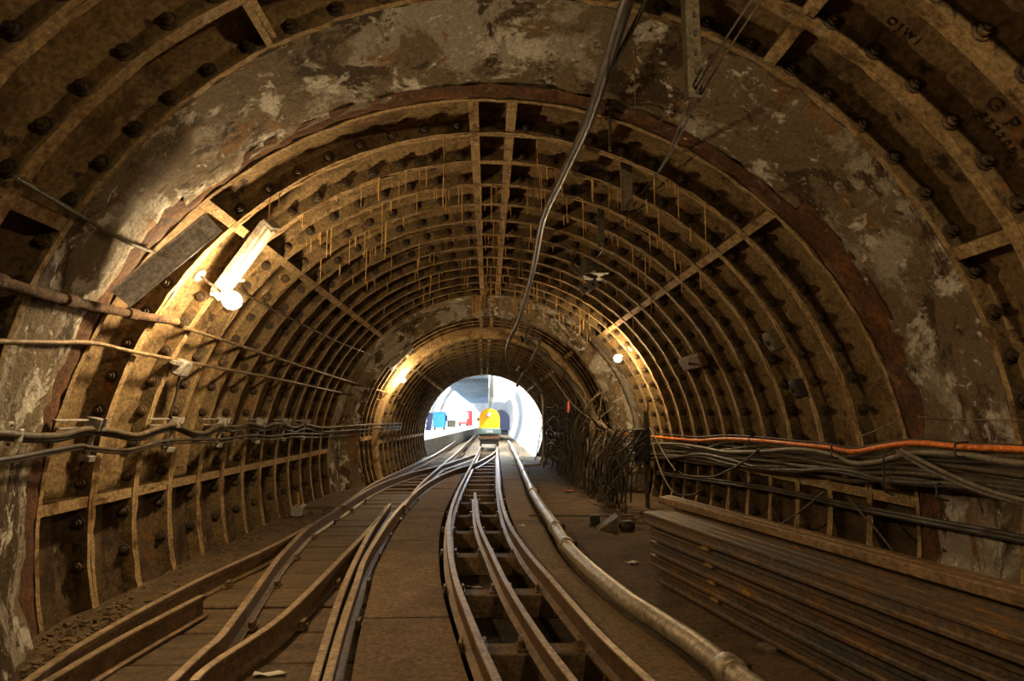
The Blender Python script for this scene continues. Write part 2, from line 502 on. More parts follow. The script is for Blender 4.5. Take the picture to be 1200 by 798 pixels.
# concrete infill bands between the sections
def band(sa, sb, Ya, Yb, a0, a1, seed, jag=.03, ny=9, dr=.0):
    rnd = random.Random(seed)
    n = int((a1 - a0) / 1.6)
    mb = MB()
    lump = [[rnd.uniform(-.008, .008) for _ in range(ny + 1)] for _ in range(n + 1)]
    ej = 0
    for i in range(n + 1):
        a = math.radians(lerp(a0, a1, i / n))
        ej = ej * .6 + rnd.uniform(-jag, jag)
        if i in (0, n): ej = 0
        row = []
        for j in range(ny + 1):
            t = j / ny
            cx, cz, R = mix3(sa, sb, t)
            Y = lerp(Ya, Yb + ej, t)
            r = R + dr + lump[i][j] * (0 if i in (0, n) else 1)
            row.append((cx + r * math.cos(a), Y, cz + r * math.sin(a)))
        cx, cz, R = sb
        row.append((cx + (R + .05) * math.cos(a), Yb + ej + .004, cz + (R + .05) * math.sin(a)))
        mb.v += row
    k = ny + 2
    for i in range(n):
        for j in range(k - 1):
            mb.f.append((i * k + j, i * k + j + 1, (i + 1) * k + j + 1, (i + 1) * k + j)); mb.m.append(0); mb.s.append(j < ny)
    return mb
for a0, a1, sd in ((-24, 44, 1), (44, 136, 2), (136, 205, 3)):
    fr_ = .90 if sd == 2 else .76
    SP = mix3(NEAR, MAIN, fr_)
    YJ = Y_NEAR + fr_ * (Y_MAIN - Y_NEAR)
    band(NEAR, SP, Y_NEAR + .002, YJ, a0, a1, sd).build('concrete_infill', 'infill', side_of((a0 + a1) / 2))
    band(mix3(SP, MAIN, 0), MAIN, YJ - .06, Y_MAIN - .01, a0, a1, sd + 5, .004, 3, .004).build('rust_plate', 'rust', side_of((a0 + a1) / 2))
    # second band: a collar, then the step down to the smaller bore
    mb = band(MAIN, mix3(MAIN, MID, .18), Y_BAND2 + .01, 9.78, a0, a1, sd + 9, .012, 4)
    mb.build('concrete_collar', 'infill', side_of((a0 + a1) / 2))
    mb = band(mix3(MAIN, MID, .17), MID, 9.77, Y_MID, a0, a1, sd + 13, .006, 6)
    mb.build('concrete_collar', 'infill', side_of((a0 + a1) / 2))
    mb = band((MID[0], MID[1], MID[2] + .09), (FAR0[0], FAR0[1], FAR0[2] - .0), Y_FAR - .02, Y_FAR - .005, a0, a1, sd + 17, .003, 3)
    mb.build('step_plate', 'crust', side_of((a0 + a1) / 2))

# raised lettering cast into a near pan, and the small row under it
def cast_text(txt, px, py, size, sec, d, parent, flip=1):
    cu = bpy.data.curves.new('lettering', 'FONT')
    cu.body = txt; cu.size = size; cu.extrude = .003; cu.align_x = 'CENTER'; cu.align_y = 'CENTER'
    ob = bpy.data.objects.new('tmp', cu)
    COL.objects.link(ob)
    me = bpy.data.meshes.new_from_object(ob.evaluated_get(bpy.context.evaluated_depsgraph_get()))
    bpy.data.objects.remove(ob)
    me.materials.append(M['bolt'])
    p = W(px, py, -(d - .004), sec)
    rad = Vector((p.x - sec[0], 0, p.z - sec[1])).normalized()
    tang = Vector((rad.z, 0, -rad.x))       # downwards along the ring on the right side
    rot = frame(-rad, tang)
    o = put('raised_lettering', me, parent, p)
    o.rotation_euler = rot.to_euler()
    return o
cast_text('G  P  O', 1185, 146, .085, NEAR, .105, wall_right)
cast_text('8 3 2 2 0 B', 1169, 156, .046, NEAR, .105, wall_right)
cast_text('O J W I', 1058, 36, .05, NEAR, .105, ceiling)

# ------------------------------------------------------------------ floor
floor = MB().box((0, 9, -.2), (6.4, 24, .1)).build('floor', 'pit', kind='structure')
ZR = .12                                    # rail head height
Rl = smooth([G(*p, ZR) for p in ((583, 798), (557, 739), (533, 675), (526, 632), (528, 599), (538, 572), (550, 549), (559, 532), (563, 523.5))])
Rr = smooth([G(*p, ZR) for p in ((763, 798), (700, 739), (647, 679), (613, 639), (593, 605), (585, 572), (583.5, 549), (582.5, 532), (582, 523.5))])
def extend(path, Y):                        # carry the near end on towards the camera
    a, b = path[0], path[min(4, len(path) - 1)]
    d = (a - b) / (a.y - b.y)
    return [a + d * (Y - a.y)] + path
def extend_far(path, Y, x=None):
    a, b = path[-1], path[-5]
    d = (a - b) / (a.y - b.y)
    p = a + d * (Y - a.y)
    if x is not None: p.x = x
    return path + [p]
Rl = extend_far(extend(Rl, 1.0), 44, -.25)
Rr = extend_far(extend(Rr, 1.0), 44, .36)
L1 = smooth([G(*p, ZR) for p in ((30, 798), (110, 745), (233, 679), (333, 632), (400, 592), (440, 565), (483, 545), (510, 532), (532, 518))])
L1 = extend_far(extend(L1, 1.2), 40, -1.33)
L1g = smooth([G(*p, ZR) for p in ((53, 798), (145, 745), (237, 697))])
L1g = extend(L1g, 1.4)
L2 = smooth([G(*p, ZR) for p in ((200, 798), (238, 762), (263, 739), (307, 679), (333, 645), (367, 613), (405, 590), (440, 569), (480, 554), (520, 544), (550, 534.5), (560, 530.8))])
L3 = smooth([G(*p, ZR) for p in ((227, 797), (250, 776), (333, 719), (400, 653), (430, 622), (450, 599), (457, 590))])
L4g = smooth([G(*p, ZR) for p in ((367, 798), (400, 694), (420, 649), (437, 617), (453, 594))])
L4g = extend(L4g, 1.2)
L4 = smooth([G(*p, ZR) for p in ((383, 798), (400, 735), (417, 684), (433, 644), (467, 596), (500, 566), (530, 551), (558, 542), (575, 533), (582, 527))])
L4 = extend(L4, 1.2)
L5 = smooth([G(*p, ZR) for p in ((473, 592), (480, 583), (500, 560), (533, 532), (548, 518.5))])
L5 = extend_far(L5, 40, -.72)
Cr = smooth([G(*p, ZR) for p in ((673, 798), (633, 745), (597, 689), (577, 649), (560, 609), (556.5, 577))])
Cr = extend(Cr, 1.1)

RAILP = [(-.045, -.12), (.045, -.12), (.045, -.110), (.010, -.098), (.009, -.036), (.021, -.028), (.021, -.004), (.017, 0), (-.017, 0), (-.021, -.004), (-.021, -.028), (-.009, -.036), (-.010, -.098), (-.045, -.110)]
RAILM = [0] * 6 + [0, 1, 0] + [0] * 5
RAILS = [(x * 1.0, z) for x, z in RAILP]
def rail(path, parent, name='rail', **k):
    return part(MB().sweep(RAILS, path, 0, RAILM), name, ('rail', 'railhead'), parent, **k)

right_track = thing('railway_track', 'narrow gauge track with a third middle rail, curving towards the right bottom', 'track', (xat(Rl, 3) + .3, 3, 0))
rail(Rl, right_track); rail(Rr, right_track)
part(MB().sweep([(x * .9, z * .85) for x, z in RAILP], Cr, 0, RAILM), 'conductor_rail', ('rail', 'railhead'), right_track)
left_track = thing('railway_turnout', 'set of railway points with crossing rails along the left side of the floor', 'track', (xat(L1, 4), 4, 0))
rail(L1, left_track); rail(L2, left_track); rail(L3, left_track); rail(L4, left_track); rail(L5, left_track)
rail(L1g, left_track, 'check_rail'); rail(L4g, left_track, 'check_rail')

# sleepers of the right track, rail chairs on them
sleepY = [1.5, 2.3, 3.18, 4.17, 5.24, 6.25, 7.25, 8.3, 9.1, 9.75, 10.5, 11.2, 11.9, 12.7, 13.5, 14.3, 15.2, 16.1, 17.0, 18, 19, 20]
sl = MB().box((0, 0, 0), (1, 1, 1), b=.04).mesh('sleeper', ('sleeper',))
ch = MB().box((0, 0, .006), (.15, .11, .012)).box((-.058, 0, .03), (.022, .07, .036), b=.004).box((.058, 0, .03), (.022, .07, .036), b=.004).mesh('rail_chair', ('rail',))
for Y in sleepY:
    xl, xr = xat(Rl, Y), xat(Rr, Y)
    o = put('sleeper', sl, right_track, Vector(((xl + xr) / 2, Y, -.075)) - right_track.location)
    o.scale = (xr - xl + .13, .15, .148)
    o.rotation_euler = (0, 0, random.uniform(-.03, .03))
    for x in (xl, xr):
        put('rail_chair', ch, right_track, Vector((x, Y, 0)) - right_track.location)
    if Y < 9: put('rail_chair', ch, right_track, Vector((xat(Cr, Y), Y, -.0)) - right_track.location)
# planks and sleepers of the points
Y = 1.3
rnd = random.Random(5)
while Y < 9.2:
    dy = rnd.uniform(.36, .5)
    xa, xb = xat(L1, Y + dy / 2) + .0, xat(L4, Y + dy / 2) - .0
    mb = MB().box(((xa + xb) / 2, Y + dy / 2, -.035 + rnd.uniform(-.006, .004)), (xb - xa + .20, dy - .022, .06), rot=Matrix.Rotation(rnd.uniform(-.015, .015), 3, 'Z'), b=.008)
    part(mb, 'plank', 'plank', left_track)
    Y += dy
while Y < 20:
    xa, xb = xat(L1, Y), min(xat(L4, Y), xat(Rl, Y) - .16) if Y < 12 else xat(L5, Y)
    o = put('sleeper', sl, left_track, Vector(((xa + xb) / 2, Y, -.045)) - left_track.location)
    o.scale = (xb - xa + .3, .17, .10)
    Y += rnd.uniform(.42, .6)
for pth in (L1, L2, L3, L4):                # chairs and their bolts beside the rails of the points
    for Y in [2.7 + .82 * i for i in range(8)]:
        ps = [p.y for p in pth]
        if not min(ps) < Y < max(ps): continue
        put('rail_chair', ch, left_track, Vector((xat(pth, Y), Y, -.002)) - left_track.location)

# walkways: concrete strips in lengths
PIPE = smooth([G(*p, .10) for p in ((862, 792), (800, 745), (733, 702), (670, 647), (647, 612), (627, 582), (613, 552), (604, 532), (597, 519), (590, 508))])
PIPE = extend(PIPE, 1.4)
def slab(fa, fb, Ya, Yb, z, name, mat, n=5, z0=-.16):
    ys = [lerp(Ya, Yb, i / n) for i in range(n + 1)]
    poly = [(fa(y), y) for y in ys] + [(fb(y), y) for y in reversed(ys)]
    poly = poly[::-1]
    return MB().prism(poly, z0, z).build(name, mat, floor)
cuts = [1.0, 2.35, 3.52, 5.6, 7.6, 9.6, 11.8]
for a, b in zip(cuts, cuts[1:]):
    slab(lambda y: xat(L4, y) + .085, lambda y: min(xat(Rl, y) - .085, 9), a + .006, b - .006, .045 + random.uniform(-.006, .006), 'concrete_slab', 'walk')
cuts = [1.0, 2.6, 4.6, 6.6, 8.6, 10.8, 13.2, 15.4, 17.6]
for a, b in zip(cuts, cuts[1:]):
    slab(lambda y: xat(Rr, y) + .075, lambda y: xat(PIPE, y) - .075, a + .006, b - .006, .045 + random.uniform(-.006, .006), 'concrete_slab', 'walk')
def half(y, z=0.0):
    cx, cz, R = circ(y)
    R += .02
    return math.sqrt(R * R - (z - cz) ** 2)
def rough_bed(fa, fb, Ya, Yb, z, nx, ny, amp, seed):
    rnd = random.Random(seed)
    mb = MB()
    for j in range(ny + 1):
        y = lerp(Ya, Yb, j / ny)
        for i in range(nx + 1):
            mb.v.append((lerp(fa(y), fb(y), i / nx), y, z + rnd.uniform(-amp, amp)))
    for j in range(ny):
        for i in range(nx):
            a = j * (nx + 1) + i
            mb.f.append((a, a + 1, a + nx + 2, a + nx + 1)); mb.m.append(0); mb.s.append(True)
    return mb
rough_bed(lambda y: xat(PIPE, y) - .085, lambda y: circ(y)[0] + half(y), .6, 17.6, .012, 22, 130, .009, 3).build('dirt_bed', 'dirt', floor)
rough_bed(lambda y: circ(y)[0] - half(y), lambda y: xat(L1, y) - .06, .8, 17.6, .014, 12, 130, .014, 4).build('dirt_bed', 'dirt', floor)
rough_bed(lambda y: xat(L1, y) - .05, lambda y: xat(Rr, y) + (.6 if y < 17.7 else 1.2), 11.5, 46, -.055, 10, 40, .006, 8).build('dirt_bed', 'walk', floor)
# rubble along the foot of the left wall
rnd = random.Random(11)
mb = MB()
for i in range(650):
    y = rnd.uniform(2.6, 8) if i > 380 else rnd.uniform(2.7, 4.0)
    x = circ(y)[0] - half(y) + .05 + abs(rnd.gauss(0, .20))
    if x > xat(L1, y) - .1: continue
    s = rnd.choice((.004, .005, .007, .009, .014))
    mb.box((x, y, .018 + s * .3), (s * 2, s * rnd.uniform(1, 3), s), rot=Matrix.Rotation(rnd.uniform(0, 6), 3, 'Z') @ Matrix.Rotation(rnd.uniform(-.5, .5), 3, 'X'))
mb.build('rubble', 'walk', None, None, 'brown crumbs of rubble lying along the foot of the left wall', 'rubble', None, 'stuff')

# ------------------------------------------------------------------ pipe on the right walkway
pipe = thing('floor_pipe', 'long grey metal pipe lying beside the three-railed track', 'pipe', (PIPE[1].x, PIPE[1].y, .03))
cy = [1.4, 2.62, 5.1, 5.9, 8.6, 11.5, 14.4, 17.2, 21, 26]
for a, b in zip(cy, cy[1:]):
    ys = [lerp(a, b, i / 8) for i in range(9)]
    part(MB().tube([(xat(PIPE, y), y, .10) for y in ys], .054, 18), 'pipe_section', 'pipe', pipe)
for y in cy[1:-1]:
    c = Vector((xat(PIPE, y), y, .10))
    d = (Vector((xat(PIPE, y + .05), y + .05, .10)) - c).normalized()
    cl = part(MB().tube([c - d * .04, c - d * .034, c + d * .034, c + d * .04], lambda t: .060 if t in (0, 1) else .068, 18), 'coupling', 'pipe', pipe)
    part(MB().box(c + Vector((.075, 0, .01)), (.03, .035, .05), b=.004), 'coupling_bolt', 'bolt', cl)

# ------------------------------------------------------------------ lamps and their fittings
def lamp(p, rad, label, r=.05, arm=.12, name='tunnel_lamp', glass='bulb'):
    """bulkhead lamp: base plate on the lining, arm, collar and a lit glass"""
    rad = Vector(rad).normalized()          # points away from the lining
    t = thing(name, label, 'lamp', p)
    base = p - rad * arm
    f = frame(rad)
    part(MB().lathe([(.05, 0), (.05, .012), (.03, .02)], 14, 0, Matrix.Translation(base) @ f.to_4x4()), 'base_plate', 'steel', t)
    part(MB().cyl(base, p - rad * r * .8, .009, 8), 'arm', 'steel', t)
    part(MB().lathe([(.024, -.02), (.03, .0), (.03, .02)], 12, 0, Matrix.Translation(p - rad * (r + .005)) @ f.to_4x4()), 'collar', 'white', t)
    prof = [(r * math.sin(a), -r * math.cos(a)) for a in [PI * (.06 + .88 * i / 9) for i in range(10)]]
    g = part(MB().lathe(prof, 16, 0, Matrix.Translation(p) @ f.to_4x4()), 'lit_glass', glass, t)
    return t
def rad_at(p):
    cx, cz, R = circ(p.y)
    return Vector((cx - p.x, 0, cz - p.z))
pl = W(272, 352, .27)
lamp(pl, rad_at(pl), 'brightly lit bare lamp under the slanting white light fitting on the left wall', .062, .29, glass='bulbnear')
pl2 = W(472, 445, .18, MID)
pl2.y = min(pl2.y, Y_FAR - .15)
pl2 = atY(472, 445, pl2.y)
lamp(pl2, rad_at(pl2), 'small lit lamp on the left where the bore narrows', .045, .18)
pl3 = W(724, 420, .22)
lamp(pl3, rad_at(pl3), 'lit lamp on the pale concrete collar at the right', .052, .23)
# two added fill lamps, out of view, to brighten the near rings
pb = P(NEAR, 138, -.10, .12)
lamp(pb, rad_at(pb), 'added unseen fill lamp on the left wall behind the viewpoint', .05, glass='wallfill')
pb = P(NEAR, 60, .45, .12)
lamp(pb, rad_at(pb), 'added unseen fill lamp on the roof above the viewpoint', .05, glass='rooffill')

def batten(pa, pb, wid, dep, label, tube=True, mat='steel', name='light_fitting', tilt=0.0):
    """long fitting laid along the ring between two points: channel body, end caps, diffuser"""
    c = (pa + pb) / 2
    ax = (pb - pa)
    L = ax.length
    rad = rad_at(c)
    t = thing(name, label, 'light fitting' if tube else 'panel', c)
    f = frame(rad + Vector((0, tilt, 0)), ax)
    def bx(cc, d, nm, m, b=.004, par=t):
        return part(MB().box(c + f @ Vector(cc), d, rot=f, b=b), nm, m, par)
    bx((0, 0, -dep * .3), (L, wid, dep * .6), 'channel_body', mat)
    if tube:
        bx((0, 0, dep * .22), (L * .97, wid * .62, dep * .45), 'diffuser', 'tubecover', .012)
        for s in (-1, 1): bx((s * (L / 2 + .008), 0, 0), (.02, wid * 1.04, dep), 'end_cap', mat)
        bx((-L * .48, wid * .7, 0), (.02, wid * .6, .015), 'bracket', 'white')
        bx((-L * .30, -wid * .9, 0), (.02, wid * 1.1, .015), 'bracket', 'white')
    else:
        for s in (-1, 1): bx((0, s * wid * .5, .006), (L, .012, dep * .7), 'edge_lip', mat, .002)
    return t
batten(W(258, 345, .07), W(318, 264, .07), .11, .09, 'long pale light fitting slanting up above the brightest lamp')
batten(W(143, 353, .13), W(246, 258, .13), .115, .05, 'dull grey metal cover strip slanting up the left wall nearer than the lamp', False, 'cover', tilt=-2.2)
batten(W(457, 431, .07), W(482, 408, .07), .12, .08, 'short pale light fitting high on the left near the second lamp')

# ------------------------------------------------------------------ left wall: pipes, cable runs, brackets
def run(name, label, cat, pts, r, mat, group=None, seg=8, n=6):
    path = smooth(pts, n)
    return MB().tube(path, r, seg).build(name, mat, None, path[0], label, cat, group)
def wl(pts, off, sec=None): return [W(x, y, off, sec) for x, y in pts]
rp = thing('rusted_pipe', 'thick scaly rusted pipe ending below the grey cover strip on the left wall', 'pipe', W(-40, 318, .07))
pp = smooth(wl([(-40, 318), (0, 330), (60, 347), (120, 361), (170, 371), (207, 377)], .05))
part(MB().tube(pp, .026, 12), 'pipe_body', 'rustpipe', rp)
for i in (5, 14, 22):
    d = (pp[i + 1] - pp[i]).normalized()
    part(MB().tube([pp[i] - d * .05, pp[i] + d * .05], .034, 12), 'socket', 'rustpipe', rp)
run('wall_conduit', 'thin straight conduit along the left wall below the rusted pipe', 'conduit', wl([(-40, 399), (60, 401), (110, 402), (160, 413), (240, 428), (330, 445), (400, 460), (474, 474)], .03), .013, 'tube')
wc = run('wall_conduit', 'conduit on the left wall that starts just below the brightest lamp', 'conduit', wl([(217, 384), (260, 398), (320, 418), (400, 444), (470, 465)], .03), .014, 'tube')
run('wall_conduit', 'short dark conduit crossing the concrete band at the upper left', 'conduit', wl([(18, 207), (60, 232), (110, 262), (150, 284), (182, 296)], .03), .011, 'darksteel')
run('wall_cable', 'thin dark cable running from the brightest lamp towards the second lamp', 'cable', wl([(276, 336), (300, 352), (350, 378), (400, 402), (440, 418), (466, 432)], .03), .008, 'cable2')
ucab = [(-60, 509), (0, 508), (35, 511), (72, 510), (100, 503), (130, 505), (160, 510), (185, 502), (205, 498), (225, 506), (240, 507), (256, 499), (275, 500), (292, 496), (308, 500), (325, 496), (345, 501), (358, 497), (380, 501), (430, 498), (470, 496)]
lcab = [(-60, 546), (0, 539), (30, 534), (60, 528), (95, 522), (105, 524), (150, 527), (190, 517), (225, 515), (250, 515), (265, 514), (295, 510), (320, 511), (345, 508), (380, 508), (430, 503), (470, 499)]
run('wall_cable', 'thick upper cable looping between the brackets on the left wall', 'cable', wl(ucab, .10), .018, 'cable2')
run('wall_cable', 'second cable lying close under the looping upper cable on the left wall', 'cable', wl([(x, y + 5) for x, y in ucab], .08), .013, 'cable')
run('wall_cable', 'dark lower cable hanging below the bracket clamps on the left wall', 'cable', wl(lcab, .10), .012, 'cable')
run('wall_cable', 'thin pale lower cable beside the dark one on the left wall', 'cable', wl([(x, y + 4) for x, y in lcab], .09), .007, 'cable3')
for i, (x, y, wd) in enumerate([(92, 495, .42), (191, 493, .36), (250, 493, .36), (296, 493, .36), (327, 493, .36), (351, 494, .36)]):
    p = W(x, y, .03)
    cxx = rad_at(p).normalized()
    b = thing('cable_bracket', '%s cable bracket from the left edge along the left wall' % ('first', 'second', 'third', 'fourth', 'fifth', 'sixth')[i], 'bracket', p, 'cable brackets along the left wall')
    f = frame(cxx, (0, 1, 0))
    def bb(cc, d, nm, m='boxgrey', bv=.003): part(MB().box(p + f @ Vector(cc), d, rot=f, b=bv), nm, m, b)
    bb((-.06, .016, .015), (wd * .8, .012, .03), 'rail_bar'); bb((-.06, -.03, .015), (wd * .6, .012, .03), 'rail_bar')
    bb((.08, 0, .05), (.07, .07, .09), 'clamp'); bb((.08, -.13, .05), (.03, .16, .02), 'arm'); bb((.08, -.20, .06), (.06, .035, .06), 'clamp')
    bb((.08, .02, .10), (.02, .05, .02), 'clamp_screw')
for x, y, lab in ((4, 509, 'white cable clamp with two square plates at the left edge'),):
    p = W(x, y, .035)
    f = frame(rad_at(p), (0, 1, 0))
    b = thing('cable_clamp', lab, 'clamp', p)
    for dy in (.042, -.042):
        pl_ = part(MB().box(p + f @ Vector((0.0, dy, .02)), (.034, .034, .012), rot=f, b=.004), 'clamp_plate', 'clampwhite', b)
        part(MB().cyl(p + f @ Vector((0, dy, .024)), p + f @ Vector((0, dy, .034)), .006, 6), 'bolt', 'bolt', pl_)
    part(MB().box(p + f @ Vector((0, 0, .07)), (.028, .06, .02), rot=f, b=.004), 'clamp_strap', 'clampwhite', b)
p = W(213, 431, .05)
f = frame(rad_at(p), (0, 1, 0))
jb = thing('switch_box', 'small grey switch box on the left wall under the thin conduit', 'box', p)
part(MB().box(p, (.13, .12, .08), rot=f, b=.012), 'box_body', 'boxgrey', jb)
part(MB().box(p + f @ Vector((-.11, .03, 0)), (.09, .03, .04), rot=f, b=.004), 'gland', 'steel', jb)
run('drop_cable', 'dark cable dropping from the switch box to the bracket below it', 'cable', wl([(210, 441), (207, 460), (203, 475), (200, 488), (206, 496)], .06), .009, 'cable')

# ------------------------------------------------------------------ crown: hose, rods, hangers, wires
run('ceiling_hose', 'thick black hose hanging along the crown into the far bore', 'hose', wl([(765, -90), (735, 0), (713, 70), (688, 145), (660, 205), (637, 255), (628, 300), (620, 335)], .10, MAIN) + [atY(608, 375, 9.4), atY(597, 398, 9.9), atY(594, 415, 10.2), atY(598, 436, 10.6)], .032, 'hose', None, 12)
run('ceiling_cable', 'thin black cable beside the thick hose at the top of the view', 'cable', wl([(775, -60), (757, 0), (735, 45), (712, 90), (692, 135), (668, 190), (640, 245)], .08, MAIN), .012, 'cable')
run('ceiling_cable', 'grey cable dropping from the collar past the hose end into the far bore', 'cable', [atY(622, 382, 9.6), atY(616, 396, 9.8), atY(632, 398, 10.0), atY(625, 418, 10.3), atY(612, 440, 10.6), atY(606, 452, 10.9)], .03, 'hose', None, 10)
run('ceiling_wire', 'thin wire loop hanging just right of the hose end', 'wire', [atY(606, 372, 9.5), atY(607, 385, 9.6), atY(610, 400, 9.7), atY(612, 405, 9.75), atY(616, 398, 9.8)], .006, 'cable3')

bm_ = atY(815, 115, 2.3)
hb = thing('hanging_beam', 'slotted steel channel hanging from the roof at the top of the view', 'beam', bm_)
cx, cz, R = NEAR
topz = cz + math.sqrt((R + .05) ** 2 - (bm_.x - cx) ** 2)
hgt = topz - bm_.z
part(MB().box((bm_.x, bm_.y, bm_.z + hgt / 2), (.062, .012, hgt), b=.002), 'channel_web', 'darksteel', hb)
for s in (-1, 1): part(MB().box((bm_.x + s * .029, bm_.y + .02, bm_.z + hgt / 2), (.006, .045, hgt), b=.001), 'channel_side', 'darksteel', hb)
for k in range(6): part(MB().box((bm_.x + .008, bm_.y - .008, bm_.z + .03 + k * .085), (.014, .006, .028), b=.002), 'slot', 'black', hb)
for dx, dz, l in ((0, .02, 'upper wire slung past the foot of the hanging channel'), (.02, -.005, 'lower wire slung past the foot of the hanging channel')):
    run('slung_wire', l, 'wire', [W(905 + dx * 300, -30 - dz * 300, .09, NEAR), bm_ + Vector((.0 + dx, -.02, dz + .02)), atY(778 + dx * 100, 190, 3.6), atY(735 + dx * 60, 250, 4.8), atY(690, 316, 6.6)], .005, 'cable', None, 6)
p = atY(714, 120, 3.3)
hr = thing('hanger_rod', 'short threaded rod with a square head hanging from the concrete band', 'rod', p)
part(MB().box(p, (.05, .05, .06), b=.008), 'rod_head', 'bolt', hr)
part(MB().cyl(p + Vector((0, 0, .12)), p - Vector((0, 0, .30)), .010, 8), 'rod', 'darksteel', hr)
for (xa, ya, yb, Y, wd, lab) in ((735, 172, 246, 4.0, .085, 'wide flat wooden hanger strip below the concrete band'), (705, 228, 290, 5.0, .062, 'darker narrow hanger strip left of and behind the wide one')):
    a, b = atY(xa, ya, Y), atY(xa - 2, yb, Y)
    hs = thing('hanger_strip', lab, 'hanger', b)
    part(MB().box((a + b) / 2, (wd, .02, (a - b).length), b=.004), 'strip', 'wood' if wd > .07 else 'darksteel', hs)
    part(MB().box(a + Vector((.03, 0, .0)), (.09, .06, .07), b=.012), 'top_bracket', 'bolt', hs)
    part(MB().cyl(a + Vector((.03, 0, .02)), a + Vector((.03, 0, .22)), .012, 8), 'bolt', 'bolt', hs)
# rack of plates and clamps at the crown
p = atY(697, 318, 6.6)
K = 1.5
rk = thing('ceiling_rack', 'dark cluster of clamps and a pale drilled plate hanging from the crown', 'bracket', p)
part(MB().box(p + K * Vector((0, 0, .02)), (.33, .42, .18), b=.03), 'clamp_block', 'darksteel', rk)
part(MB().box(p + K * Vector((.10, .1, .10)), (.16, .3, .2), b=.02), 'clamp_block', 'bolt', rk)
part(MB().cyl(p + K * Vector((0, 0, .05)), p + K * Vector((.02, 0, .5)), .016, 8), 'hanger', 'darksteel', rk)
part(MB().cyl(p + K * Vector((-.05, -.1, .06)), p + K * Vector((.50, .15, .02)), .022, 8), 'cross_bar', 'darksteel', rk)
part(MB().cyl(p + K * Vector((-.05, .1, -.02)), p + K * Vector((.62, .3, -.10)), .016, 8), 'cross_bar', 'darksteel', rk)
a = p + Vector((-.19, 0, -.25)); b = p + Vector((.07, .1, -.08))
fr = frame((.45, -.8, .3), b - a)
pt = part(MB().box((a + b) / 2, (.34, .105, .014), rot=fr, b=.005), 'drilled_plate', 'steel', rk)
for q in (-.07, .07): part(MB().cyl((a + b) / 2 + fr @ Vector((q, 0, .004)), (a + b) / 2 + fr @ Vector((q, 0, .010)), .022, 10), 'hole', 'black', pt)
part(MB().tube(smooth([p + K * Vector((.02, -.15, .0)), p + K * Vector((-.12, -.12, -.05)), p + K * Vector((-.18, -.05, .05)), p + K * Vector((-.08, 0, .16)), p + K * Vector((.06, 0, .1))]), .018, 8), 'bent_strap', 'darksteel', rk)

# stalactites: thin ochre straws off the rib tips
rnd = random.Random(21)
stal = []
for k, (L, r) in enumerate([(.05, .006), (.10, .006), (.16, .0055), (.24, .005), (.34, .0055), (.10, .010), (.18, .012)]):
    stal.append(MB().tube([(0, 0, .01), (rnd.uniform(-.002, .002), 0, -L * .4), (0, rnd.uniform(-.003, .003), -L * .8), (0, 0, -L)], lambda t, r=r: r * (1 - .6 * t), 6).mesh('stalactite', ('stal',)))
n = 0
def straw(deg, Y, wts=(4, 5, 4, 3, 1, 2, 1), sec=MAIN):
    cx, cz, R = sec
    a = math.radians(deg)
    o = put('stalactite', rnd.choices(stal, wts)[0], ceiling, (cx + (R + .003) * math.cos(a), Y, cz + (R + .003) * math.sin(a)))
    o.rotation_euler = (0, 0, rnd.uniform(0, 6))
for i in range(255):
    u = rnd.random()
    ringi = rnd.randint(1, 12)
    if i % 4 == 0: ringi = rnd.randint(2, 4)
    if u < .30: deg = rnd.gauss(90, 3.2); ringi = rnd.randint(3, 12)
    elif u < .62: deg = rnd.uniform(96, 128)
    else: deg = rnd.uniform(44, 84)
    straw(deg, Y_MAIN + W_RING * ringi - rnd.uniform(-.028, .028))
for i in range(22): straw(rnd.gauss(94.5, 1.3), Y_BAND2 + rnd.uniform(-.03, .3), (0, 0, 1, 3, 5, 0, 2))
for i in range(40): straw(rnd.uniform(48, 95), Y_BAND2 + rnd.uniform(.0, .25), (3, 4, 4, 3, 2, 3, 3))
for px_, py_, L in ((741, -10, .9), (803, -10, .35), (790, -10, .2)):
    p = atY(px_, py_, 2.9)
    MB().tube([p + Vector((0, 0, .1)), p - Vector((0, 0, L * .6)), p - Vector((.003, 0, L * .8))], lambda t: .0045 * (1 - .5 * t), 6).build('stalactite', 'stal', ceiling)

# ------------------------------------------------------------------ right wall: cable bundle
def lead(pts, dy=1.7):                      # carry a cable on past the right edge of the view
    a = pts[0]
    return [a + Vector((-.02, -dy, .02)), a + Vector((0, -dy * .5, .0))] + pts
opx = [(1200, 527), (1130, 524), (1070, 519), (1030, 524), (1000, 529), (970, 524), (930, 520), (890, 516), (850, 514), (820, 516), (790, 514), (760, 511), (735, 509), (705, 507)]
run('power_cable', 'bright orange cable lying on top of the cable bundle along the right wall', 'cable', lead(wl(opx, .10)), .016, 'orange')
run('power_cable', 'black cable tied just above the orange cable on the right wall', 'cable', lead(wl([(x, y - 4) for x, y in opx], .05)), .008, 'cable')
rnd = random.Random(33)
ORD = 'first second third fourth fifth sixth seventh eighth ninth tenth eleventh twelfth thirteenth fourteenth fifteenth sixteenth seventeenth'.split()
low = [(1200, 588), (1130, 577), (1070, 568), (1030, 563), (1000, 561), (970, 558), (930, 553), (890, 548), (850, 544), (820, 540), (790, 538), (760, 538), (735, 540), (705, 543)]
mats = ['cable', 'cable2', 'cable2', 'cable3', 'cable']
